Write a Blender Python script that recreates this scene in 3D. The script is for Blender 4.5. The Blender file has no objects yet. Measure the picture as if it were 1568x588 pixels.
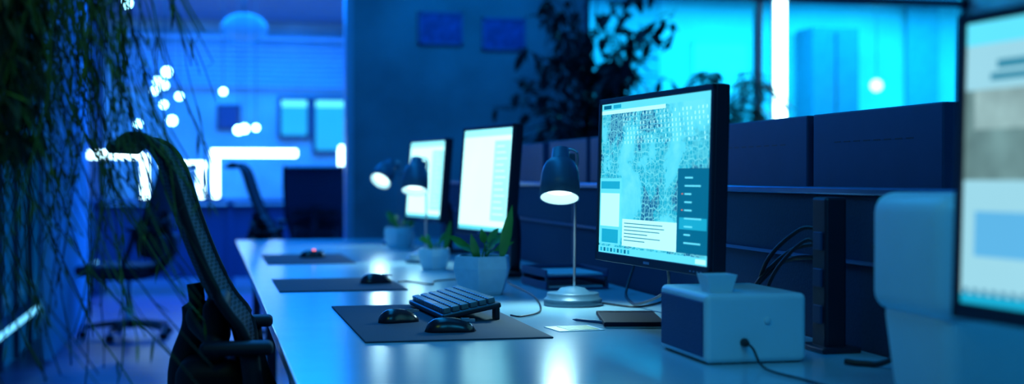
import bpy, bmesh, math, random
from mathutils import Matrix, Vector
random.seed(7)
sc = bpy.context.scene
sc.view_settings.view_transform = 'Standard'
sc.view_settings.look = 'None'
R = math.radians

# ------------------------------------------------------------ materials
def mat(name, col, rough=0.5, metal=0.0, var=0.15, scale=12.0, bump=0.0, em=None, es=0.0, spec=0.5):
    m = bpy.data.materials.new(name); m.use_nodes = True
    nt = m.node_tree; b = nt.nodes['Principled BSDF']
    tc = nt.nodes.new('ShaderNodeTexCoord')
    n = nt.nodes.new('ShaderNodeTexNoise'); n.inputs['Scale'].default_value = scale
    n.inputs['Detail'].default_value = 3
    nt.links.new(tc.outputs['Object'], n.inputs['Vector'])
    mx = nt.nodes.new('ShaderNodeMix'); mx.data_type = 'RGBA'
    mx.inputs[6].default_value = (*[c*(1-var) for c in col], 1)
    mx.inputs[7].default_value = (*[min(1, c*(1+var)) for c in col], 1)
    nt.links.new(n.outputs['Fac'], mx.inputs[0])
    nt.links.new(mx.outputs[2], b.inputs['Base Color'])
    b.inputs['Roughness'].default_value = rough
    b.inputs['Metallic'].default_value = metal
    b.inputs['Specular IOR Level'].default_value = spec
    if bump:
        bp = nt.nodes.new('ShaderNodeBump'); bp.inputs['Strength'].default_value = bump
        bp.inputs['Distance'].default_value = 0.004
        nt.links.new(n.outputs['Fac'], bp.inputs['Height']); nt.links.new(bp.outputs[0], b.inputs['Normal'])
    if em:
        b.inputs['Emission Color'].default_value = (*em, 1)
        b.inputs['Emission Strength'].default_value = es
    return m

def glow(name, col, s, var=0.06, scale=5.0):
    m = bpy.data.materials.new(name); m.use_nodes = True
    nt = m.node_tree; b = nt.nodes['Principled BSDF']
    b.inputs['Base Color'].default_value = (0.01, 0.01, 0.015, 1)
    b.inputs['Roughness'].default_value = 0.35
    tc = nt.nodes.new('ShaderNodeTexCoord')
    n = nt.nodes.new('ShaderNodeTexNoise'); n.inputs['Scale'].default_value = scale
    nt.links.new(tc.outputs['Object'], n.inputs['Vector'])
    mx = nt.nodes.new('ShaderNodeMix'); mx.data_type = 'RGBA'
    mx.inputs[6].default_value = (*[c*(1-var) for c in col], 1)
    mx.inputs[7].default_value = (*[c*(1+var) for c in col], 1)
    nt.links.new(n.outputs['Fac'], mx.inputs[0])
    nt.links.new(mx.outputs[2], b.inputs['Emission Color'])
    b.inputs['Emission Strength'].default_value = s
    return m

def glass(name, tint=(0.6, 0.85, 1.0), refl=0.08):
    m = bpy.data.materials.new(name); m.use_nodes = True
    nt = m.node_tree; nt.nodes.clear()
    o = nt.nodes.new('ShaderNodeOutputMaterial'); mx = nt.nodes.new('ShaderNodeMixShader')
    t = nt.nodes.new('ShaderNodeBsdfTransparent'); t.inputs[0].default_value = (*tint, 1)
    g = nt.nodes.new('ShaderNodeBsdfGlossy'); g.inputs['Roughness'].default_value = 0.08
    mx.inputs[0].default_value = refl
    nt.links.new(t.outputs[0], mx.inputs[1]); nt.links.new(g.outputs[0], mx.inputs[2]); nt.links.new(mx.outputs[0], o.inputs[0])
    return m

def map_material():
    m = bpy.data.materials.new('screen_city_map'); m.use_nodes = True
    nt = m.node_tree; b = nt.nodes['Principled BSDF']; N = nt.nodes.new; L = nt.links.new
    b.inputs['Base Color'].default_value = (0.01, 0.01, 0.01, 1); b.inputs['Roughness'].default_value = 0.35
    tc = N('ShaderNodeTexCoord')
    big = N('ShaderNodeTexNoise'); big.inputs['Scale'].default_value = 5.0; big.inputs['Detail'].default_value = 6
    big.inputs['Roughness'].default_value = 0.62; big.inputs['Distortion'].default_value = 0.4
    L(tc.outputs['Object'], big.inputs['Vector'])
    land = N('ShaderNodeValToRGB'); cr = land.color_ramp
    cr.elements[0].position = 0.455; cr.elements[0].color = (0.001, 0.12, 0.30, 1)
    cr.elements[1].position = 0.465; cr.elements[1].color = (0.005, 0.38, 0.58, 1)
    for p, c in ((0.535, (0.01, 0.47, 0.68, 1)), (0.54, (0.08, 0.70, 0.92, 1)), (0.64, (0.14, 0.80, 1.0, 1))):
        e = cr.elements.new(p); e.color = c
    L(big.outputs['Fac'], land.inputs[0])
    roads = None
    for sc_, th, k in ((38, 0.05, .75), (95, 0.13, .4)):
        v = N('ShaderNodeTexVoronoi'); v.feature = 'DISTANCE_TO_EDGE'; v.inputs['Scale'].default_value = sc_
        v.inputs['Randomness'].default_value = 0.6
        L(tc.outputs['Object'], v.inputs['Vector'])
        c = N('ShaderNodeMath'); c.operation = 'LESS_THAN'; c.inputs[1].default_value = th
        L(v.outputs['Distance'], c.inputs[0])
        c2 = N('ShaderNodeMath'); c2.operation = 'MULTIPLY'; c2.inputs[1].default_value = k; L(c.outputs[0], c2.inputs[0])
        if roads is None: roads = c2
        else:
            mxx = N('ShaderNodeMath'); mxx.operation = 'MAXIMUM'
            L(roads.outputs[0], mxx.inputs[0]); L(c2.outputs[0], mxx.inputs[1]); roads = mxx
    mr = N('ShaderNodeMapRange'); mr.inputs[1].default_value = 0.535; mr.inputs[2].default_value = 0.545
    mr.inputs[3].default_value = 0.8; mr.inputs[4].default_value = 0.0
    L(big.outputs['Fac'], mr.inputs[0])
    mul = N('ShaderNodeMath'); mul.operation = 'MULTIPLY'; L(roads.outputs[0], mul.inputs[0]); L(mr.outputs[0], mul.inputs[1])
    mx = N('ShaderNodeMix'); mx.data_type = 'RGBA'; mx.inputs[7].default_value = (0.22, 0.92, 1.0, 1)
    L(mul.outputs[0], mx.inputs[0]); L(land.outputs[0], mx.inputs[6])
    L(mx.outputs[2], b.inputs['Emission Color']); b.inputs['Emission Strength'].default_value = 1.05
    return m

M = {}
M['plastic'] = mat('black_plastic', (0.008, 0.012, 0.028), 0.42)
M['chairp'] = mat('chair_plastic', (0.006, 0.009, 0.018), 0.62, spec=.3)
M['plastic2'] = mat('blue_black_plastic', (0.004, 0.05, 0.14), 0.5)
M['metal'] = mat('dark_metal', (0.10, 0.13, 0.17), 0.35, 0.7)
M['steel'] = mat('brushed_steel', (0.5, 0.55, 0.6), 0.28, 0.9)
M['lamp'] = mat('lamp_paint', (0.05, 0.13, 0.20), 0.40, 0.1)
M['white'] = mat('white_plastic', (0.62, 0.82, 0.88), 0.4, var=0.04)
M['concrete'] = mat('pale_concrete', (0.62, 0.82, 0.88), 0.7, var=0.12, scale=30, bump=0.3)
M['desk'] = mat('desk_laminate', (0.36, 0.60, 0.70), 0.20, var=0.05, scale=8, spec=0.9)
M['mat'] = mat('mat_felt', (0.025, 0.05, 0.085), 0.8, var=0.25, scale=300, bump=0.2)
M['cable'] = mat('cable_rubber', (0.008, 0.01, 0.015), 0.45)
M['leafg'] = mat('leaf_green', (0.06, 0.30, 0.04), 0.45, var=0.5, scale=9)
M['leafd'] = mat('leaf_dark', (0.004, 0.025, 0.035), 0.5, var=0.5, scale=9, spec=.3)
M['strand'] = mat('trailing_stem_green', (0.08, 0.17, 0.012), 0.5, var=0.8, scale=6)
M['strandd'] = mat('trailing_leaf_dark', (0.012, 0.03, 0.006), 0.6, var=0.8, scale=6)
M['bark'] = mat('bark', (0.02, 0.025, 0.03), 0.8)
M['soil'] = mat('soil', (0.03, 0.02, 0.015), 0.95, bump=0.5, scale=80)
M['fabric'] = mat('chair_fabric', (0.012, 0.015, 0.028), 0.85, scale=200, bump=0.3)
M['key'] = mat('keycap', (0.09, 0.17, 0.23), 0.3)

# ------------------------------------------------------------ mesh builder
class MB:
    def __init__(s): s.bm = bmesh.new(); s.mats = []
    def mi(s, m):
        if m not in s.mats: s.mats.append(m)
        return s.mats.index(m)
    def _done(s, before, m, smooth, T):
        i = s.mi(m); vs = set()
        for f in s.bm.faces:
            if f not in before:
                f.material_index = i; f.smooth = smooth
                vs.update(f.verts)
        if T is not None: bmesh.ops.transform(s.bm, matrix=T, verts=list(vs))
    def box(s, c, size, m, bev=0.0, seg=2, T=None, taper=1.0, rot=None, smooth=False):
        before = set(s.bm.faces)
        r = bmesh.ops.create_cube(s.bm, size=1.0)
        for v in r['verts']:
            k = taper if v.co.z < 0 else 1.0
            v.co = Vector((v.co.x*size[0]*k, v.co.y*size[1]*k, v.co.z*size[2]))
        if bev > 0:
            es = list({e for v in r['verts'] for e in v.link_edges})
            bmesh.ops.bevel(s.bm, geom=es, offset=bev, segments=seg, affect='EDGES', profile=0.5)
        X = Matrix.Translation(c)
        if rot is not None: X = X @ rot
        if T is not None: X = T @ X
        s._done(before, m, smooth, X)
    def lathe(s, prof, m, seg=32, T=None, smooth=True):
        before = set(s.bm.faces); rings = []
        for z, r in prof:
            if r < 1e-6: rings.append([s.bm.verts.new((0, 0, z))])
            else: rings.append([s.bm.verts.new((r*math.cos(2*math.pi*k/seg), r*math.sin(2*math.pi*k/seg), z)) for k in range(seg)])
        for a, b in zip(rings, rings[1:]):
            for k in range(seg):
                k2 = (k+1) % seg
                if len(a) == 1 and len(b) == 1: continue
                if len(a) == 1: s.bm.faces.new((a[0], b[k2], b[k]))
                elif len(b) == 1: s.bm.faces.new((a[k], a[k2], b[0]))
                else: s.bm.faces.new((a[k], a[k2], b[k2], b[k]))
        s._done(before, m, smooth, T if T is not None else Matrix.Identity(4))
    def tube(s, pts, r, m, seg=8, T=None):
        pts = [Vector(p) for p in pts]; rings = []; i_m = s.mi(m); faces = []
        rr = r if isinstance(r, (list, tuple)) else [r]*len(pts)
        for i, p in enumerate(pts):
            d = (pts[min(i+1, len(pts)-1)] - pts[max(i-1, 0)]).normalized()
            up = Vector((0, 0, 1)) if abs(d.z) < 0.9 else Vector((0, 1, 0))
            a = d.cross(up).normalized(); b = d.cross(a).normalized()
            ring = [p + rr[i]*(a*math.cos(2*math.pi*k/seg)+b*math.sin(2*math.pi*k/seg)) for k in range(seg)]
            if T is not None: ring = [T @ q for q in ring]
            rings.append([s.bm.verts.new(q) for q in ring])
        for x, y in zip(rings, rings[1:]):
            for k in range(seg):
                faces.append(s.bm.faces.new((x[k], x[(k+1) % seg], y[(k+1) % seg], y[k])))
        faces.append(s.bm.faces.new(rings[0][::-1])); faces.append(s.bm.faces.new(rings[-1]))
        for f in faces: f.material_index = i_m; f.smooth = True
    def quad(s, pts, m, T=None):
        if T is not None: pts = [T @ Vector(p) for p in pts]
        f = s.bm.faces.new([s.bm.verts.new(p) for p in pts]); f.material_index = s.mi(m)
    def sphere(s, c, r, m, sc_=(1, 1, 1), seg=16, T=None):
        before = set(s.bm.faces)
        bmesh.ops.create_uvsphere(s.bm, u_segments=seg, v_segments=max(8, seg//2), radius=r)
        X = Matrix.Translation(c) @ Matrix.Diagonal((*sc_, 1))
        if T is not None: X = T @ X
        s._done(before, m, True, X)
    def leaf(s, base, tip, w, m, nrm=Vector((0, 0, 1)), droop=0.0):
        base = Vector(base); tip = Vector(tip); d = tip-base; mi = s.mi(m)
        side = d.cross(nrm)
        if side.length < 1e-5: side = Vector((1, 0, 0))
        side.normalize(); n2 = side.cross(d).normalized()
        rows = []
        for t, k in ((0, 0.06), (0.25, 0.8), (0.5, 1.0), (0.75, 0.7), (1, 0.04)):
            c = base + d*t - Vector((0, 0, droop))*t*t
            rows.append([s.bm.verts.new(c-side*w*k*0.5+n2*w*0.12*k), s.bm.verts.new(c), s.bm.verts.new(c+side*w*k*0.5+n2*w*0.12*k)])
        for a, b in zip(rows, rows[1:]):
            for f in (s.bm.faces.new((a[0], a[1], b[1], b[0])), s.bm.faces.new((a[1], a[2], b[2], b[1]))):
                f.material_index = mi; f.smooth = True
    def out(s, name, loc=(0, 0, 0), rz=0.0, parent=None, recalc=False):
        if recalc: bmesh.ops.recalc_face_normals(s.bm, faces=s.bm.faces)
        me = bpy.data.meshes.new(name); s.bm.to_mesh(me); s.bm.free()
        for m in s.mats: me.materials.append(m)
        o = bpy.data.objects.new(name, me); sc.collection.objects.link(o)
        o.location = loc; o.rotation_euler = (0, 0, rz)
        if parent: o.parent = parent
        return o

def smooth_path(P, n=6):
    P = [Vector(p) for p in P]; out = []
    for i in range(len(P)-1):
        p0 = P[max(i-1, 0)]; p1 = P[i]; p2 = P[i+1]; p3 = P[min(i+2, len(P)-1)]
        for k in range(n):
            t = k/n
            out.append(0.5*((2*p1)+(p2-p0)*t+(2*p0-5*p1+4*p2-p3)*t*t+(3*p1-p0-3*p2+p3)*t**3))
    out.append(P[-1]); return out

def wallbox(name, x0, x1, y0, y1, z0, z1, m, bev=0.0):
    b = MB(); b.box((0, 0, 0), (x1-x0, y1-y0, z1-z0), m, bev)
    return b.out(name, ((x0+x1)/2, (y0+y1)/2, (z0+z1)/2))

# ------------------------------------------------------------ room shell
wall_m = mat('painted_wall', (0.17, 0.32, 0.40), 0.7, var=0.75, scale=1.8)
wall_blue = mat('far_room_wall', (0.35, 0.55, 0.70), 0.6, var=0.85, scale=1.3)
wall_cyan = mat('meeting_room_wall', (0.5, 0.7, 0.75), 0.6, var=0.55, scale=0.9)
ceil_m = mat('ceiling_paint', (0.25, 0.3, 0.4), 0.8)
frame_m = mat('window_frame_paint', (0.03, 0.06, 0.12), 0.4)
floor_m = bpy.data.materials.new('floor_boards'); floor_m.use_nodes = True
nt = floor_m.node_tree; b_ = nt.nodes['Principled BSDF']
tc = nt.nodes.new('ShaderNodeTexCoord'); br = nt.nodes.new('ShaderNodeTexBrick')
br.inputs['Scale'].default_value = 1.0; br.inputs['Color1'].default_value = (0.10, 0.06, 0.16, 1)
br.inputs['Color2'].default_value = (0.16, 0.09, 0.22, 1); br.inputs['Mortar'].default_value = (0.01, 0.01, 0.02, 1)
br.inputs['Mortar Size'].default_value = 0.006; br.inputs['Brick Width'].default_value = 1.2; br.inputs['Row Height'].default_value = 0.16
nt.links.new(tc.outputs['Object'], br.inputs['Vector']); nt.links.new(br.outputs['Color'], b_.inputs['Base Color'])
b_.inputs['Roughness'].default_value = 0.35
wallbox('floor', -1.35, 8.4, -1.6, 16.2, -0.1, 0.0, floor_m)
wallbox('ceiling', -1.35, 8.4, -1.6, 16.2, 2.9, 3.0, ceil_m)
wallbox('wall_back', 0.98, 2.66, 9.6, 9.72, 0, 2.9, wall_m)
wallbox('wall_back_sill', 2.66, 5.75, 9.6, 9.72, 0, 1.35, wall_m)
wallbox('wall_right', 5.75, 5.87, -1.5, 9.72, 0, 2.9, wall_m)
wallbox('wall_front', -1.25, 5.87, -1.6, -1.5, 0, 2.9, wall_m)
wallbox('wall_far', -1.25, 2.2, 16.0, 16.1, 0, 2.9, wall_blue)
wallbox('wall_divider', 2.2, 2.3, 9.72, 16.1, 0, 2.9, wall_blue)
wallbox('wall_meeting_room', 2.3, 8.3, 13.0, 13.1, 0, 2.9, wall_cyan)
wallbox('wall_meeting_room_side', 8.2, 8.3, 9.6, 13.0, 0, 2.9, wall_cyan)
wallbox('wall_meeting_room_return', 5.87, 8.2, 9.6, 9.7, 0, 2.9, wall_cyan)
wallbox('baseboard_back', 0.98, 5.75, 9.58, 9.6, 0, 0.1, frame_m)
edge_trim = mat('corner_trim_paint', (0.3, 0.5, 0.7), 0.4)
wallbox('trim_1', 0.93, 0.98, 9.57, 9.74, 0, 2.9, edge_trim)
b = MB()
g = glass('window_glass', (0.75, 0.95, 1.0), 0.05)
for x in (2.68, 4.02, 5.71): b.box((x, 9.66, 2.125), (0.045, 0.08, 1.55), frame_m, 0.004)
for z in (1.37, 2.46, 2.88): b.box((4.2, 9.66, z), (3.1, 0.08, 0.05), frame_m, 0.004)
b.box((3.35, 9.66, 1.91), (1.3, 0.01, 1.05), g); b.box((4.86, 9.66, 1.91), (1.65, 0.01, 1.05), g)
b.box((3.35, 9.66, 2.67), (1.3, 0.01, 0.37), g); b.box((4.86, 9.66, 2.67), (1.65, 0.01, 0.37), g)
b.out('window_1')
wl = mat('glowing_frosted_glazing', (0.05, 0.14, 0.28), 0.25, var=0.4, scale=1.5, em=(0.0, 0.25, 0.85), es=0.16)  # slight emission in the glazing stands in for light from outside
b = MB(); b.box((-1.2, 7.25, 1.45), (0.05, 17.4, 2.9), wl)
for i in range(27): b.box((-1.165, -0.9+i*.65, 1.45), (0.05, 0.05, 2.88), frame_m, 0.004)
b.out('wall_left')
rail_glow = glow('bright_rail_glow', (0.15, 0.65, 1.0), 1.5)  # emission put on the rail so it reads as brightly lit
b = MB(); b.box((-1.09, 8.5, 0.30), (0.10, 14, 0.05), frame_m, 0.005); b.box((-1.035, 8.5, 0.31), (0.012, 13.9, 0.03), rail_glow)
b.out('trim_2')
cur = mat('curtain_cloth', (0.2, 0.5, 0.75), 0.8, scale=4)
b = MB(); n = 90; rows = []
for i in range(n+1):
    y = 8.6+2.6*i/n; x = -0.97+0.05*math.sin(i*0.75)
    rows.append((b.bm.verts.new((x, y, 0.02)), b.bm.verts.new((x, y, 2.86))))
for a, c in zip(rows, rows[1:]):
    f = b.bm.faces.new((a[0], c[0], c[1], a[1])); f.smooth = True
b.mi(cur); b.box((-0.97, 9.9, 2.875), (0.05, 2.8, 0.04), frame_m)
b.out('curtain')

# ------------------------------------------------------------ bench desks
def desk(name, x0, x1, y0, y1):
    b = MB(); w = x1-x0; L = y1-y0
    b.box(((x0+x1)/2, (y0+y1)/2, 0.725), (w, L, 0.03), M['desk'], 0.004)
    k = 5
    for i in range(k):
        y = y0+0.1+(L-0.2)*i/(k-1)
        for x in (x0+0.12, x1-0.08): b.box((x, y, 0.355), (0.05, 0.05, 0.71), M['metal'], 0.004)
        b.box(((x0+x1)/2, y, 0.685), (w-0.2, 0.05, 0.05), M['metal'], 0.004)
    b.box((x0+0.2, (y0+y1)/2, 0.69), (0.03, L-0.2, 0.04), M['metal'], 0.003)
    return b.out(name)
desk('office_desk', 0.155, 1.395, 0.5, 8.4)
desk('office_desk', 1.445, 2.75, 0.5, 8.3)
part_m = mat('partition_fabric', (0.006, 0.03, 0.08), 0.85, var=0.3, scale=150, bump=0.2)
b = MB()
for i in range(5):
    b.box((1.42, 1.29+i*1.58, 0.85), (0.03, 1.56, 0.46), part_m, 0.005)
b.box((1.42, 4.45, 1.088), (0.045, 7.9, 0.018), mat('partition_rail', (0.05, 0.18, 0.35), 0.3, 0.6), 0.004)
b.box((1.402, 4.45, 0.93), (0.008, 7.9, 0.008), mat('partition_strip', (0.05, 0.18, 0.35), 0.3, 0.6))
for i in range(6): b.box((1.42, 0.52+i*1.575, 0.6), (0.03, 0.02, 0.96), M['metal'])
b.out('desk_partition')

# ------------------------------------------------------------ monitors
W_ = glow('screen_white', (0.42, 0.95, 1.0), 1.25)
C1 = glow('screen_pale_cyan', (0.12, 0.78, 1.0), 1.05)
C2 = glow('screen_mid_cyan', (0.01, 0.45, 0.70), 0.95)
C3 = glow('screen_dark_teal', (0.001, 0.16, 0.30), 0.95)
CT = glow('screen_text', (0.03, 0.28, 0.42), 0.9)
CR = glow('screen_orange', (0.8, 0.25, 0.15), 0.8)
CW2 = glow('screen_bright', (0.42, 0.97, 1.0), 2.1)
CW3 = glow('screen_bright_cyan', (0.28, 0.92, 1.0), 1.5)
MAPM = map_material()
def main_ui():
    L = [(0, 0, 1, 1, MAPM, 0), (0, .955, 1, 1, C1, 1), (0, .93, .62, .957, W_, 1), (.02, .965, .10, .99, C3, 2), (.12, .965, .2, .99, C2, 2)]
    r = random.Random(3)
    for i in range(7):
        for j in range(24):
            if r.random() < 0.8:
                u = .22+j*.032+i*.004; v = .905-i*.030
                if u < .97: L.append((u, v, u+.003+r.random()*.004, v+.018, W_, 1))
                if u < .95: L.append((u, v-.006, u+.026, v-.003, C1, 1))
    L += [(.0, .06, .22, .50, C1, 2), (.012, .18, .208, .40, W_, 3), (.012, .43, .208, .48, C2, 3), (.03, .07, .2, .16, C2, 3)]
    L += [(.24, .06, .74, .235, W_, 2)]
    for i in range(6):
        L.append((.26, .205-i*.022, .26+r.uniform(.2, .44), .205-i*.022+.006, CT, 3))
    L += [(.74, .06, 1, .56, C3, 2), (.76, .20, .98, .27, C2, 2.5)]
    for i in range(9):
        v = .50-i*.048
        L.append((.80, v, .80+r.uniform(.05, .15), v+.010, C1, 3))
        if i in (2, 4): L.append((.775, v+.002, .787, v+.009, CR, 3))
    L += [(0, 0, 1, .045, C1, 3)]
    for i in range(9): L.append((.02+i*.035, .01, .04+i*.035, .035, C3 if i % 2 else C2, 4))
    L.append((.9, .008, .98, .035, W_, 4))
    return L
def doc_ui():
    L = [(0, 0, 1, 1, CW2, 0), (0, .93, 1, 1, CW3, 1), (.0, .0, 1, .04, C1, 1), (.66, .1, .97, .88, CW3, 1)]
    for i in range(12): L.append((.70, .82-i*.06, .86+.03*(i % 3), .83-i*.06, CW2, 2))
    return L
G1 = glow('screen_grey', (0.28, 0.55, 0.60), 0.9); G2 = glow('screen_photo_dark', (0.15, 0.28, 0.28), 1.0, 0.8, 14)
G3 = glow('screen_light_blue', (0.12, 0.50, 0.85), 0.95); G4 = glow('screen_pale', (0.34, 0.70, 0.82), 1.0)
G5 = glow('screen_photo_light', (0.30, 0.48, 0.48), 1.0, 0.6, 20)
def web_ui():
    L = [(0, 0, 1, 1, G4, 0), (0, .92, 1, 1, C1, 1), (0, .44, 1, .76, G2, 1), (.03, .62, .97, .76, G5, 2), (.25, .5, .6, .66, G5, 3), (.04, .17, .6, .33, G3, 1),
         (.1, .83, .3, .86, CT, 1), (.08, .79, .3, .815, CT, 1), (0, .0, 1, .035, C2, 1), (.65, .1, .95, .36, G1, 1)]
    for i in range(10): L.append((.01+i*.03, .035, .025+i*.03, .055, C3, 2))
    return L
off_m = mat('screen_off', (0.01, 0.012, 0.02), 0.15)
def monitor(left, right, zb, zt, tilt, ui=None, foot=0.14, footw=0.2, neck=0.0, footd=None):
    lx, ly = left; rx, ry = right
    w = math.hypot(rx-lx, ry-ly); h = zt-zb; rz = math.atan2(ry-ly, rx-lx); z0 = zb-0.74
    b = MB(); T = Matrix.Translation((0, 0, z0)) @ Matrix.Rotation(-R(tilt), 4, 'X')
    P = M['plastic'] if ui else M['plastic2']
    b.box((0, 0.0175, h/2), (w, 0.035, h), P, 0.004, T=T)
    if ui: b.box((0, 0.045, h*0.47), (w*0.6, 0.03, h*0.55), P, 0.012, T=T)
    else:
        b.box((0, 0.042, h*0.33), (w*0.34, 0.02, h*0.3), P, 0.009, T=T)
        for i in range(8): b.box((-w*.28+i*w*.08, 0.0352, h*.8), (w*.05, 0.001, 0.003), M['cable'], T=T)
    bz = 0.014
    for c, s_ in (((0, -0.002, h-bz/2), (w, 0.008, bz)), ((0, -0.002, 0.011), (w, 0.008, 0.022)),
                  ((-w/2+bz/2, -0.002, h/2), (bz, 0.008, h)), ((w/2-bz/2, -0.002, h/2), (bz, 0.008, h))):
        b.box(c, s_, P, 0.002, T=T)
    b.box((0, -0.0065, 0.011), (0.035, 0.001, 0.006), M['steel'], T=T)
    for i in range(4): b.box((w/2-0.04-i*0.018, -0.0065, 0.008), (0.008, 0.001, 0.003), M['steel'], T=T)
    sw = w-2*bz; sh = h-bz-0.022
    if ui:
        for u0, v0, u1, v1, m, ly_ in ui:
            y = -0.0003-ly_*0.0004
            X = lambda u: -sw/2+u*sw
            Z = lambda v: 0.022+v*sh
            b.quad([(X(u0), y, Z(v0)), (X(u1), y, Z(v0)), (X(u1), y, Z(v1)), (X(u0), y, Z(v1))], m, T=T)
    else:
        b.box((0, -0.0005, 0.022+sh/2), (sw, 0.001, sh), off_m, T=T)
    b.tube(smooth_path([(0, 0.05, z0+h*0.42), (neck*.5, min(foot, 0.085), z0+h*0.35), (neck, foot, z0+h*0.12), (neck, foot, 0.015)], 5), 0.022, P, 12)
    fd = footd or footw*0.85
    b.box((neck, foot, 0.009), (footw, fd, 0.016), P, 0.006)
    return b.out('computer_monitor', ((lx+rx)/2, (ly+ry)/2, 0.74), rz)
monitor((0.994, 3.467), (1.056, 2.79), 0.903, 1.322, 1.5, main_ui(), 0.135, 0.18, 0.06)
monitor((0.97, 5.42), (1.06, 4.885), 0.894, 1.318, 4.5, doc_ui())
monitor((0.99, 7.05), (1.088, 6.52), 0.897, 1.31, 4.5, doc_ui())
monitor((1.007, 1.72), (1.06, 1.02), 0.926, 1.343, 1.5, web_ui())
for y0, y1 in ((2.81, 3.49), (3.53, 4.27), (5.04, 5.74), (5.8, 6.48), (6.6, 7.3)):
    monitor((1.65, y0), (1.65, y1), 0.90, 1.29, 0.0, None, 0.09, .2, 0.0, .14)

# ------------------------------------------------------------ desk lamps
bulb_m = glow('lamp_bulb', (0.60, 0.97, 1.0), 3.0)
inner_m = mat('lamp_reflector', (0.8, 0.85, 0.85), 0.4, em=(0.4, 0.9, 1.0), es=0.3)
def desk_lamp(x, y, D=(-0.12, -0.36, -0.93), watts=2.2):
    root = bpy.data.objects.new('desk_lamp', None); sc.collection.objects.link(root); root.location = (x, y, 0.74)
    b = MB()
    b.lathe([(0, 0), (0, .084), (.003, .086), (.019, .086), (.022, .083), (.022, .079), (.036, .077), (.039, .074), (.039, .05), (.052, .036), (.056, .012), (.056, 0)], M['lamp'], 48)
    b.out('base', parent=root)
    b = MB()
    b.tube(smooth_path([(.004, 0, .05), (.006, 0, .2), (.008, 0, .38), (.014, 0, .425), (.012, .003, .452), (-.004, .008, .462), (-.03, .012, .455)], 5), .0042, M['steel'], 10)
    b.sphere((.009, 0, .395), .009, M['lamp']); b.box((-.002, .006, .435), (.02, .014, .03), M['lamp'], .003)
    b.out('stem', parent=root)
    D = Vector(D).normalized(); q = Vector((0, 0, 1)).rotation_difference(D).to_matrix().to_4x4()
    top = Vector((-.032, .018, .465)); T = Matrix.Translation(top) @ q
    b = MB()
    b.lathe([(0, 0), (0, .018), (.003, .025), (.036, .028), (.039, .034), (.048, .043), (.064, .051), (.085, .056), (.11, .058), (.158, .059), (.158, .056), (.11, .054), (.07, .047), (.052, .02), (.052, 0)], M['lamp'], 40, T)
    b.lathe([(.1575, .0555), (.11, .0535), (.071, .0465), (.054, .02), (.054, 0)], inner_m, 40, T)
    b.lathe([(.126, 0), (.126, .040), (.133, .042), (.133, 0)], bulb_m, 32, T)
    b.out('shade', parent=root)
    ld = bpy.data.lights.new('lamp_light', 'SPOT'); ld.energy = watts; ld.spot_size = R(130); ld.spot_blend = 0.7
    ld.color = (0.5, 0.93, 1.0); ld.shadow_soft_size = 0.045
    lo = bpy.data.objects.new('lamp_light', ld); sc.collection.objects.link(lo); lo.parent = root
    lo.location = top + D*0.165; lo.rotation_euler = (D).to_track_quat('-Z', 'Y').to_euler()
desk_lamp(1.05, 3.92, watts=10)
desk_lamp(0.93, 6.0, watts=7)
desk_lamp(1.037, 7.66, (-0.5, -0.55, -0.7), 5)

# ------------------------------------------------------------ mats, mice, keyboard
def desk_mat(x0, x1, y0, y1):
    b = MB(); b.box((0, 0, .002), (x1-x0, y1-y0, .004), M['mat'], .0012)
    return b.out('desk_mat', ((x0+x1)/2, (y0+y1)/2, .7401))
desk_mat(.347, .79, 3.125, 4.01); desk_mat(.225, .65, 4.56, 5.12); desk_mat(.245, .63, 6.02, 6.75)
mouse_m = mat('mouse_plastic', (0.012, 0.018, 0.03), 0.25)
def mouse(x, y, rz, L=.118, led=None):
    b = MB(); n = 14; k = 16; rings = []
    for i in range(n+1):
        t = i/n; s = -1+2*t
        w = .031*(1-abs(s)**3.2)**.5*(1-.13*math.exp(-((t-.55)/.18)**2))
        hgt = .040*(1-abs(s)**2.6)**.6*(1.0-.30*t)
        rings.append([b.bm.verts.new((s*L/2, w*math.cos(a), max(0, hgt*math.sin(a)) if a <= math.pi else 0)) for a in [math.pi*j/k for j in range(k+1)]])
    for p, q in zip(rings, rings[1:]):
        for j in range(k):
            f = b.bm.faces.new((p[j], q[j], q[j+1], p[j+1])); f.smooth = True
        f = b.bm.faces.new((p[0], p[-1], q[-1], q[0]))
    b.mi(mouse_m)
    b.box((L*.28, 0, .0265), (.022, .006, .012), M['metal'], .002)
    b.box((L*.27, .0055, .0268), (.05, .0012, .006), M['steel']); b.box((L*.27, -.0055, .0268), (.05, .0012, .006), M['steel'])
    if led: b.box((L*.05, 0, .0345), (.012, .006, .004), led, .001)
    bmesh.ops.remove_doubles(b.bm, verts=b.bm.verts, dist=1e-5)
    return b.out('computer_mouse', (x, y, .7442), rz, recalc=True)
mouse(.478, 3.53, R(18), .115); mouse(.572, 3.285, R(-4), .128)
mouse(.575, 4.84, R(10)); mouse(.47, 6.45, R(5), .125, glow('mouse_led', (1, .15, .08), 5))
def keyboard(x, y, rz):
    b = MB(); T = Matrix.Translation((.075, 0, .006)) @ Matrix.Rotation(-R(11), 4, 'Y')
    b.box((0, 0, .020), (.16, .455, .014), M['plastic'], .004, T=T)
    for i in range(6):
        yy = -.213
        while yy < .205:
            w = .0255
            if i == 0 and -.09 < yy < .04: w = .13
            w = min(w, .214-yy)
            if w > .012: b.box((-.062+i*.0245, yy+w/2, .034), (.0195, w-.0055, .015), M['key'], .0025, 2, T=T)
            yy += w+.0005
    for yy in (-.19, .19): b.box((.145, yy, .018), (.014, .03, .036), M['plastic'], .002)
    return b.out('computer_keyboard', (x, y, .7442), rz)
keyboard(.585, 3.73, R(3))

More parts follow.
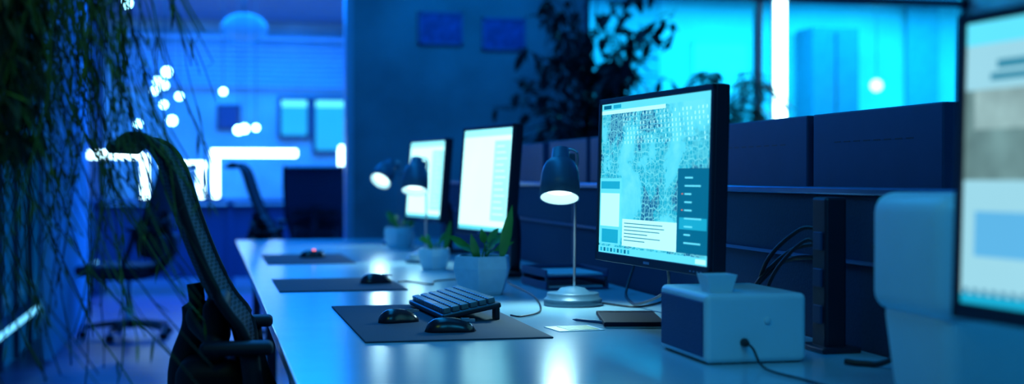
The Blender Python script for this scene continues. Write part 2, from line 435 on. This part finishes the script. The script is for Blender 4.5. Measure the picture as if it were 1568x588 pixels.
# ------------------------------------------------------------ planters
def planter(x, y, s=1.0, leaves=9):
    root = bpy.data.objects.new('potted_plant', None); sc.collection.objects.link(root); root.location = (x, y, .74)
    b = MB()
    b.lathe([(0, 0), (0, .072*s), (.012*s, .080*s), (.085*s, .100*s), (.125*s, .094*s), (.125*s, .084*s), (.105*s, .082*s)], M['concrete'], 6, Matrix.Rotation(R(12), 4, 'Z'), smooth=False)
    b.lathe([(.105*s, .085*s), (.108*s, 0)], M['soil'], 6, Matrix.Rotation(R(12), 4, 'Z'))
    b.out('pot', parent=root)
    b = MB(); r = random.Random(int(x*100))
    for i in range(leaves):
        a = 2*math.pi*i/leaves+r.uniform(-.3, .3); q = r.uniform(.04, .085)*s; h = r.uniform(.05, .11)*s
        p0 = Vector((r.uniform(-.02, .02), r.uniform(-.02, .02), .105*s)); p1 = p0+Vector((math.cos(a)*q*.5, math.sin(a)*q*.5, h*.6))
        b.tube([p0, (p0+p1)/2+Vector((0, 0, .01)), p1], .0026*s, M['leafg'], 6)
        b.leaf(p1, p1+Vector((math.cos(a)*q, math.sin(a)*q, h*.5)), .026*s, M['leafg'], Vector((-.3, -1, .6)))
    b.leaf(Vector((.05, -.05, .10))*s, Vector((.085, -.07, .29))*s, .036*s, M['leafg'], Vector((-.2, -1, 0)))
    b.leaf(Vector((-.02, -.05, .10))*s, Vector((-.05, -.07, .20))*s, .028*s, M['leafg'], Vector((-.2, -1, 0)))
    b.out('leaves', parent=root)
planter(.863, 4.36); planter(.90, 5.55, .7, 7); planter(.99, 7.25, .9, 8)

# ------------------------------------------------------------ desktop speaker with small dish
b = MB()
b.box((0, 0, .072), (.218, .29, .140), M['white'], .012, 4)
spk = mat('speaker_grille', (0.015, 0.07, 0.20), 0.7, scale=250, bump=0.6)
b.box((-.1095, 0, .07), (.006, .255, .112), spk, .002)
for sx in (-.085, .085):
    for sy in (-.115, .115): b.box((sx, sy, .003), (.03, .03, .006), M['cable'])
b.lathe([(0, 0), (0, .007), (.003, .007), (.004, .005), (.004, 0)], M['white'], 20, Matrix.Translation((.022, -.1455, .088)) @ Matrix.Rotation(R(90), 4, 'X'))
b.lathe([(0, .006), (.002, .009), (.006, .009), (.016, .006), (.022, .004), (.022, 0)], M['cable'], 16, Matrix.Translation((-.028, -.144, .044)) @ Matrix.Rotation(R(90), 4, 'X'))
b.tube(smooth_path([(-.028, -.165, .044), (-.026, -.19, .035), (-.022, -.215, .010), (-.025, -.28, .004), (-.01, -.40, .004), (.0, -.55, .004)], 6), .0025, M['cable'], 8)
b.out('desktop_speaker', (1.086, 2.755, .7402))
b = MB()
b.lathe([(0, 0), (0, .034), (.036, .046), (.036, .041), (.006, .03), (.006, 0)], M['white'], 4, Matrix.Rotation(R(45), 4, 'Z'), smooth=False)
b.out('trinket_dish', (1.028, 2.685, .8824))

b = MB()
b.box((0, 0, .085), (.235, .225, .17), M['white'], .03, 5, taper=.86, smooth=True)
b.box((0, 0, .25), (.26, .25, .205), M['white'], .035, 5, smooth=True)
b.box((0, 0, .345), (.20, .19, .012), M['white'], .005)
b.out('plastic_storage_bin', (1.255, 2.085, .741))

nb = mat('notebook_cover', (0.006, 0.012, 0.03), 0.75, spec=.15)
b = MB(); b.box((0, 0, .009), (.155, .30, .012), nb, .003); b.box((0.002, 0, .0025), (.15, .295, .004), M['white'], .001)
b.box((0, .11, .0155), (.157, .008, .001), M['cable']); b.out('notebook', (1.075, 3.44, .7402), R(-12))
card = mat('printed_card', (0.16, 0.34, 0.10), 0.5, var=0.9, scale=40)
b = MB(); b.box((0, 0, .001), (.12, .11, .002), M['white'], .0005); b.box((0.01, 0, .0023), (.08, .09, .0008), card); b.out('photo_card', (.89, 3.31, .7402), R(6))
b = MB(); b.tube([(0, -.07, .005), (0, .055, .005), (0, .07, .005)], [.004, .004, .001], M['plastic2'], 10); b.box((.0, -.03, .0095), (.002, .04, .0015), M['steel']); b.out('pen', (.965, 3.42, .7405), R(28))
b = MB()
for z in (.004, .045):
    b.box((0, 0, z), (.22, .30, .006), M['plastic2'], .002)
    for sx in (-.108, .108): b.box((sx, 0, z+.012), (.005, .30, .022), M['plastic2'], .001)
    b.box((0, .148, z+.012), (.22, .005, .022), M['plastic2'], .001)
    b.box((0, 0, z+.006), (.19, .27, .006), M['white'])
for sx in (-.105, .105):
    for sy in (-.14, .14): b.box((sx, sy, .025), (.008, .008, .045), M['metal'])
b.out('document_tray', (1.20, 4.60, .7405), R(3))

b = MB(); b.box((0, 0, .168), (.05, .07, .335), M['plastic'], .006); b.box((0, 0, .006), (.09, .13, .012), M['plastic'], .003)
for i in range(3): b.box((-.027, 0, .08+i*.08), (.006, .04, .04), M['plastic2'], .002)
b.out('power_socket_column', (1.325, 2.78, .7402))
def cable(name, pts, r=.0035):
    b = MB(); P = smooth_path(pts, 8)
    for p in P: p.z = max(p.z, .7405+r)
    b.tube(P, r, M['cable'], 8); return b.out(name)
cable('mouse_cable', [(.80, 3.64, .744), (.823, 3.60, .744), (.91, 3.75, .744), (.998, 4.2, .744), (1.03, 4.66, .744), (1.05, 4.85, .744)], .0025)
cable('mouse_cable', [(.66, 4.88, .744), (.70, 4.9, .744), (.76, 4.75, .744), (.80, 4.9, .744), (.95, 5.0, .744)], .0025)
cable('lamp_cable', [(1.14, 3.95, .744), (1.2, 3.80, .744), (1.28, 3.86, .744), (1.37, 4.0, .744)], .003)
cable('monitor_cable', [(1.10, 3.25, .95), (1.20, 3.5, .82), (1.22, 3.85, .746), (1.3, 4.2, .746), (1.37, 4.3, .86)], .004)
for i, (dy, zz, r_) in enumerate(((0, .98, .005), (.05, .93, .005), (.1, .90, .006), (-.05, .96, .0045))):
    cable('power_cable', [(1.33, 2.83+dy*.3, 1.0-i*.03), (1.31, 2.90+dy, zz+.02), (1.28, 3.02+dy, zz-.06), (1.30, 3.12+dy, .80), (1.35, 3.05+dy, .7485)], r_)
cable('power_cable', [(1.34, 2.6, .98), (1.36, 2.5, .86), (1.33, 2.42, .80), (1.3, 2.5, .7485), (1.25, 2.55, .7485)], .006)
cable('power_cable', [(1.37, 2.62, 1.02), (1.36, 2.45, .95), (1.36, 2.35, .83), (1.37, 2.4, .7485)], .006)

# ------------------------------------------------------------ office chairs (local: faces +X)
def chair_mesh_mat():
    m = bpy.data.materials.new('chair_mesh'); m.use_nodes = True
    nt = m.node_tree; b = nt.nodes['Principled BSDF']
    tc = nt.nodes.new('ShaderNodeTexCoord'); v = nt.nodes.new('ShaderNodeTexVoronoi'); v.inputs['Scale'].default_value = 110
    v.inputs['Randomness'].default_value = 0.1
    nt.links.new(tc.outputs['Object'], v.inputs['Vector'])
    cr = nt.nodes.new('ShaderNodeValToRGB')
    cr.color_ramp.elements[0].position = .35; cr.color_ramp.elements[0].color = (0.004, 0.006, 0.01, 1)
    cr.color_ramp.elements[1].position = .55; cr.color_ramp.elements[1].color = (0.05, 0.08, 0.12, 1)
    nt.links.new(v.outputs['Distance'], cr.inputs[0]); nt.links.new(cr.outputs[0], b.inputs['Base Color'])
    b.inputs['Roughness'].default_value = .7; b.inputs['Specular IOR Level'].default_value = .3
    return m
mesh_m = chair_mesh_mat()
def office_chair(loc, rz):
    root = bpy.data.objects.new('office_chair', None); sc.collection.objects.link(root); root.location = loc; root.rotation_euler = (0, 0, rz)
    P_ = M['chairp']
    prof = smooth_path([(-.425, 0, 1.185), (-.40, 0, 1.204), (-.36, 0, 1.196), (-.322, 0, 1.150), (-.285, 0, 1.035), (-.246, 0, .93), (-.205, 0, .845), (-.165, 0, .79), (-.15, 0, .72), (-.155, 0, .64), (-.17, 0, .58)], 4)
    b = MB(); nw = 14; grid = []
    def bp(i, s, off=0):
        p = prof[i]; t = i/(len(prof)-1)
        hw = .24*(0.82+0.18*math.sin(min(1, t*1.9+.12)*math.pi/2)) * (1-.25*max(0, t-.7)/.3)
        return Vector((p.x-.034*(1-s*s)+.01+off, s*hw, p.z))
    for off in (0, -.010):
        grid.append([[b.bm.verts.new(bp(i, -1+2*j/nw, off)) for j in range(nw+1)] for i in range(len(prof))])
    for G in grid:
        for i in range(len(prof)-1):
            for j in range(nw):
                f = b.bm.faces.new((G[i][j], G[i+1][j], G[i+1][j+1], G[i][j+1])); f.smooth = True
    b.mi(mesh_m); b.out('back_mesh', parent=root)
    b = MB()
    for s in (-1, 1): b.tube([bp(i, s, -.006) for i in range(len(prof))], .011, P_, 10)
    b.tube([bp(0, -1+2*j/nw, -.004) for j in range(nw+1)], .011, P_, 10)
    b.tube([bp(len(prof)-1, -1+2*j/nw, -.004) for j in range(nw+1)], .011, P_, 10)
    b.out('back_frame', parent=root)
    b = MB()
    b.tube(smooth_path([(-.275, 0, .88), (-.27, 0, .84), (-.27, 0, .78), (-.30, 0, .68), (-.28, 0, .55), (-.15, 0, .45), (0, 0, .43)], 5), [.018]*6+[.035]*25, P_, 14)
    for s in (-1, 1): b.tube(smooth_path([(-.275, 0, .82), (-.27, s*.1, .80), (-.215, s*.2, .76)], 4), .017, P_, 10)
    b.box((-.225, 0, .79), (.05, .36, .13), P_, .02, 4, smooth=True)
    b.box((-.235, 0, .64), (.15, .34, .17), P_, .04, 5, smooth=True)
    b.out('back_support', parent=root)
    b = MB(); b.box((.06, 0, .475), (.47, .49, .075), M['fabric'], .03, 4, smooth=True); b.box((.04, 0, .425), (.30, .26, .04), P_, .01)
    b.out('seat', parent=root)
    b = MB()
    for s in (-1, 1):
        b.box((-.176, s*.275, .765), (.15, .075, .026), P_, .012, 4, smooth=True)
        b.tube(smooth_path([(-.15, s*.275, .755), (-.135, s*.28, .66), (-.09, s*.28, .55), (-.04, s*.24, .43), (.02, s*.12, .42)], 5), .02, P_, 10)
    b.out('armrests', parent=root)
    b = MB(); b.lathe([(.10, .03), (.25, .03), (.25, .02), (.42, .02)], M['steel'], 20); b.lathe([(.07, 0), (.07, .05), (.13, .04), (.13, 0)], P_, 20)
    for k in range(5):
        a = 2*math.pi*k/5+.3; c, s = math.cos(a), math.sin(a)
        b.tube([(c*.03, s*.03, .105), (c*.17, s*.17, .095), (c*.31, s*.31, .075)], [.026, .021, .015], P_, 10)
        b.tube([(c*.31, s*.31, .08), (c*.31, s*.31, .05)], .008, M['steel'], 8)
        for q in (-.014, .014):
            p = Vector((c*.31-s*q, s*.31+c*q, .028)); t = Vector((-s, c, 0))
            b.tube([p-t*.008, p+t*.008], .028, P_, 16)
    b.out('swivel_base', parent=root)
office_chair((.242, 3.16, 0), R(-2.5))
office_chair((.56, 9.15, 0), R(-8))
office_chair((.86, 11.2, -.0), R(80))
office_chair((-.55, 9.9, 0), R(160))
office_chair((3.05, 4.3, 0), R(175)); office_chair((3.05, 6.2, 0), R(190))

# ------------------------------------------------------------ far room furniture
neon = glow('neon_tube', (0.50, 0.90, 1.0), 9.0)
b = MB(); b.box((.2, 13.8, .885), (2.6, .8, .03), M['plastic2'], .004)
for x in (-1.05, .2, 1.45):
    b.box((x, 13.8, .435), (.05, .7, .87), M['plastic2'], .004)
b.box((.2, 13.5, .5), (2.5, .02, .7), M['plastic2'])
b.out('reception_counter')
def neon_L(xa, xb, z, post):
    b = MB(); b.box(((xa+xb)/2, 13.5, z), (abs(xb-xa)+.07, .05, .07), neon, .01); b.box((post, 13.5, (z+.92)/2), (.065, .05, z-.92), neon, .01)
    b.box((post, 13.5, .91), (.14, .12, .02), M['plastic'], .004); b.out('neon_light_frame')
neon_L(.05, .80, 1.35, .06); neon_L(-.42, -.07, 1.23, -.08); neon_L(-1.08, -.66, 1.33, -.60); neon_L(1.28, 1.42, 1.39, 1.27)
cy = glow('far_window_light', (0.015, 0.45, 1.0), 1.05); cyb = glow('far_window_bright', (0.10, 0.78, 1.0), 1.6)
def lit_window(n, x0, x1, z0, z1):
    b = MB(); b.box(((x0+x1)/2, 15.97, (z0+z1)/2), (x1-x0, .03, z1-z0), cy); b.box(((x0+x1)/2, 15.95, z1-.05), (x1-x0, .02, .08), cyb)
    for x in (x0, x1): b.box((x, 15.96, (z0+z1)/2), (.04, .06, z1-z0), frame_m)
    for z in (z0, z1): b.box(((x0+x1)/2, 15.96, z), (x1-x0+.04, .06, .04), frame_m)
    b.out('window_%d' % n)
lit_window(2, .79, 1.12, 1.58, 2.02); lit_window(3, 1.18, 1.56, 1.41, 2.02)
b = MB(); b.box((0, 0, 0), (.24, .02, .26), M['plastic2'])
for s in (-1, 1): b.box((s*.125, -.005, 0), (.015, .03, .28), M['plastic']); b.box((0, -.005, s*.135), (.265, .03, .015), M['plastic'])
b.out('framed_picture', (.22, 15.98, 1.8))
slat = mat('blind_slats', (0.4, 0.7, 0.9), 0.5)
b = MB()
for i in range(9): b.box((.3, 15.9, 2.16+i*.055), (2.6, .03, .028), slat, rot=Matrix.Rotation(R(25), 4, 'X'))
b.box((.3, 15.93, 2.70), (2.62, .06, .05), slat); b.out('window_blind')
pg = glow('pendant_glow', (0.01, 0.20, 1.0), 0.9)
b = MB(); b.sphere((0, 0, 0), .2, pg, (1.1, 1.1, .75), 24); b.tube([(0, 0, .14), (0, 0, .36)], .012, M['cable']); b.out('pendant_lamp', (.33, 13.4, 2.54))
b = MB()
bul = glow('fairy_bulb', (0.30, 0.85, 1.0), 18.0)
pts = [(-.35, 2.01), (-.45, 1.85), (-.37, 1.90), (-.31, 1.60), (-.59, 1.57), (-.25, 1.81), (-.68, 2.6), (-.38, 1.74), (.12, 1.86), (.30, 1.54), (.40, 1.55), (-.44, 1.95), (.25, 1.53)]
for i, (x, z) in enumerate(pts):
    b.sphere((x, 12+.02*i, z), .036 if i % 3 == 0 else .026, bul, seg=12); b.tube([(x, 12+.02*i, z+.02), (x, 12+.02*i, 2.9)], .003, M['cable'], 6)
b.out('string_lights')
tube_m = glow('led_tube', (0.55, 0.95, 1.0), 9.0)
b = MB(); b.box((0, 0, 0), (.085, .05, .98), tube_m, .01); b.box((0, .03, 0), (.11, .02, 1.02), frame_m); b.box((0, 0, .50), (.10, .07, .03), frame_m); b.box((0, 0, -.50), (.10, .07, .03), frame_m)
b.out('led_tube_light', (4.15, 9.54, 1.95))
cab = mat('cabinet_paint', (0.08, 0.20, 0.30), 0.5)
b = MB(); b.box((0, 0, 1.3), (.5, .4, 2.6), cab, .01); b.box((0, -.205, 1.3), (.01, .01, 2.5), M['plastic']); b.box((.04, -.22, 1.3), (.015, .03, .2), M['steel'], .003); b.out('storage_cabinet', (6.05, 12.75, 0))
b = MB(); b.box((0, 0, 0), (.55, .03, .5), mat('whiteboard', (0.85, 0.95, 0.95), 0.3), .004)
for sx in (-.28, .28): b.box((sx, -.005, 0), (.02, .04, .54), M['white'])
for sz in (-.26, .26): b.box((0, -.005, sz), (.58, .04, .02), M['white'])
b.out('whiteboard', (5.0, 12.97, 2.2))
tone_m = mat('tone_panel_paint', (0.16, 0.36, 0.42), 0.6)  # darker panels added to break up the evenly bright wall
for x, w_ in ((3.9, .9), (7.2, .35)):
    b = MB(); b.box((0, 0, 1.45), (w_, .06, 2.9), tone_m); b.box((0, -.035, .05), (w_+.02, .02, .1), frame_m); b.out('wall_tone_panel', (x, 12.95, 0))
b = MB(); b.sphere((0, 0, 0), .06, glow('pendant_bulb', (0.4, 0.95, 1.0), 6.0)); b.tube([(0, 0, .05), (0, 0, .9)], .004, M['cable']); b.out('pendant_lamp', (6.2, 12.0, 1.99))
pic = mat('picture_print', (0.03, 0.11, 0.45), 0.5, var=0.9, scale=18); pf = mat('picture_frame', (0.08, 0.2, 0.5), 0.5)
for x, z in ((1.6, 2.17), (2.055, 2.14)):
    b = MB(); b.box((0, 0, 0), (.29, .015, .20), pic)
    for s in (-1, 1): b.box((s*.15, -.004, 0), (.015, .025, .23), pf); b.box((0, -.004, s*.108), (.315, .025, .015), pf)
    b.out('framed_picture', (x, 9.589, z))

# ------------------------------------------------------------ plants
def ficus(loc, cx, cz, rad, n, seed):
    root = bpy.data.objects.new('ficus_tree', None); sc.collection.objects.link(root); root.location = loc
    b = MB(); b.lathe([(0, 0), (0, .16), (.32, .21), (.34, .21), (.34, .19), (.30, .19), (.30, 0)], M['concrete'], 28); b.out('pot', parent=root)
    r = random.Random(seed); b = MB(); tips = []
    b.tube(smooth_path([(0, 0, .3), (.03, 0, .8), (-.02, .02, 1.3), (.02, 0, 1.7), (0, 0, 2.1)], 5), [.03-.001*i for i in range(21)], M['bark'], 10)
    for i in range(60):
        a = r.uniform(0, 6.28); z0 = r.uniform(1.1, 2.1); q = r.uniform(.25, 1.0)
        tip = Vector((cx+math.cos(a)*rad[0]*q, math.sin(a)*rad[1]*q, cz+r.uniform(-1, 1)*rad[2]*math.sqrt(max(.05, 1-q*q*.6))))
        p0 = Vector((0, 0, min(z0, tip.z))); mid = (p0+tip)/2+Vector((0, 0, .08))
        P = smooth_path([p0, mid, tip], 5); b.tube(P, [.009-.0006*k for k in range(len(P))], M['bark'], 6); tips.append(P)
    b.out('branches', parent=root); b = MB()
    for i in range(n):
        P = r.choice(tips); p = Vector(P[r.randint(3, len(P)-1)])
        d = Vector((r.uniform(-1, 1), r.uniform(-1, 1), r.uniform(-1.2, .3))).normalized()
        L = r.uniform(.09, .15); p = p+Vector((r.uniform(-.04, .04), r.uniform(-.04, .04), r.uniform(-.04, .04)))
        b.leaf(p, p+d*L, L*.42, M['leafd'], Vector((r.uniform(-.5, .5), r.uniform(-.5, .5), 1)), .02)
    b.out('leaves', parent=root)
ficus((2.5, 8.95, 0), -.01, 1.85, (.64, .4, .68), 850, 4)
root = bpy.data.objects.new('potted_palm', None); sc.collection.objects.link(root); root.location = (3.6, 9.1, 0)
b = MB(); b.lathe([(0, 0), (0, .15), (.35, .19), (.37, .19), (.37, .17), (.33, .17), (.33, 0)], M['concrete'], 28); b.out('pot', parent=root)
b = MB(); r = random.Random(9)
for i in range(30):
    a = i*2.4; q = r.uniform(.2, .42); top = r.uniform(1.4, 1.88)
    P = smooth_path([(0, 0, .33), (math.cos(a)*.05, math.sin(a)*.05, 1.1), (math.cos(a)*q*.5, math.sin(a)*q*.4, top), (math.cos(a)*q, math.sin(a)*q*.8, top-.12)], 7)
    b.tube(P, .004, M['leafd'], 6)
    for k in range(9, len(P)):
        for s in (-1, 1):
            d = Vector((-math.sin(a)*s+math.cos(a)*.6, math.cos(a)*s+math.sin(a)*.6, -.1)).normalized()
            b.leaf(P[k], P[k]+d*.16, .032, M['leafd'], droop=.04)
b.out('fronds', parent=root)

# hanging trailing plant
root = bpy.data.objects.new('hanging_plant', None); sc.collection.objects.link(root); root.location = (-.36, 2.55, 0)
b = MB(); b.lathe([(1.66, 0), (1.66, .10), (1.70, .15), (1.82, .18), (1.84, .18), (1.84, .16), (1.81, .16), (1.81, 0)], M['bark'], 32)
for k in range(3):
    a = k*2.09; b.tube([(math.cos(a)*.17, math.sin(a)*.17, 1.83), (0, 0, 2.3)], .002, M['cable'], 6)
b.tube([(0, 0, 2.3), (0, 0, 2.9)], .003, M['cable'], 6); b.out('basket', parent=root)
r = random.Random(11); b = MB(); bl = MB()
for i in range(400):
    a = r.uniform(0, 6.28); q = .04+.15*math.sqrt(r.random())
    x = math.cos(a)*q*1.05; y = math.sin(a)*q*.95
    long_ = r.random()
    zend = r.uniform(1.0, 1.38) if long_ < .6 else r.uniform(.66, 1.1)
    mt = M['strand'] if r.random() < .45 else M['strandd']
    P = [Vector((x*.7, y*.7, 1.82)), Vector((x*1.05, y*1.05, 1.80))]
    z = 1.74; px, py = x*1.1, y*1.1; dx = r.uniform(-.01, .007)
    if r.random() < .12: dx = r.uniform(.012, .028)
    curl = r.uniform(-.004, .004)
    while z > zend:
        P.append(Vector((px, py, z))); z -= .06; px += dx+r.uniform(-.006, .006); py += r.uniform(-.008, .008); dx += curl
        if px > .38: break
    if len(P) < 4: continue
    b.tube(smooth_path(P, 3), r.uniform(.0008, .0015), mt, 4)
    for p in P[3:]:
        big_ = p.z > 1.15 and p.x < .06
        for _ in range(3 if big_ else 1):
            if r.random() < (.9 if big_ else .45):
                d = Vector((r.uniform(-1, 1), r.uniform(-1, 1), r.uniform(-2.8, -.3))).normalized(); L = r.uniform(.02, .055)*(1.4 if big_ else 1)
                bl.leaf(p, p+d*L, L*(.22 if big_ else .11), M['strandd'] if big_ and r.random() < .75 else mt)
b.out('trailing_stems', parent=root); bl.out('trailing_leaves', parent=root)

# ------------------------------------------------------------ lights
def area(name, loc, size, col, power, rot=(0, 0, 0)):
    ld = bpy.data.lights.new(name, 'AREA'); ld.shape = 'RECTANGLE'; ld.size, ld.size_y = size; ld.energy = power; ld.color = col
    o = bpy.data.objects.new(name, ld); sc.collection.objects.link(o); o.location = loc; o.rotation_euler = rot; return o
area('desk_fill', (.6, 5.5, 2.86), (.6, 5), (0.01, .34, 1.0), 46)  # unseen area light added to brighten the desk top
area('entry_fill', (.8, .6, 2.86), (1, 1), (0.02, .46, 1.0), 24)  # unseen fill added above the camera to lift the foreground
area('aisle_fill', (4.0, 6.5, 2.86), (1, 4), (0.0, .14, 1.0), 22)  # unseen area light added to lift the dark partition and walls
area('ceiling_light_far_room', (.4, 13, 2.86), (2.4, 4.5), (0.0, .19, 1.0), 430)
area('ceiling_light_meeting_room', (5.3, 11.4, 2.86), (4.5, 2.4), (0.01, .58, 1.0), 400)
area('wall_washer', (1.9, 8.6, 2.8), (1.0, .3), (0.0, .32, 1.0), 8, (R(35), 0, 0))
area('plant_fill', (-.1, 1.75, 2.3), (.3, .3), (.40, .9, .15), 2.4, (R(25), R(-10), 0))  # added lamp, no fixture: brings out the green of the hanging plant
w = bpy.data.worlds.new('night'); sc.world = w; w.use_nodes = True
w.node_tree.nodes['Background'].inputs[0].default_value = (0.0, 0.08, 0.5, 1); w.node_tree.nodes['Background'].inputs[1].default_value = 0.1

# ------------------------------------------------------------ camera
cd = bpy.data.cameras.new('camera'); cam = bpy.data.objects.new('camera', cd); sc.collection.objects.link(cam)
cam.location = (0, 0, 1.12); cam.rotation_euler = (R(90-.63), 0, -R(12.45)); cd.lens = 48.2; cd.sensor_width = 36
cd.clip_start = .05; cd.dof.use_dof = True; cd.dof.focus_distance = 3.5; cd.dof.aperture_fstop = 1.8
sc.camera = cam
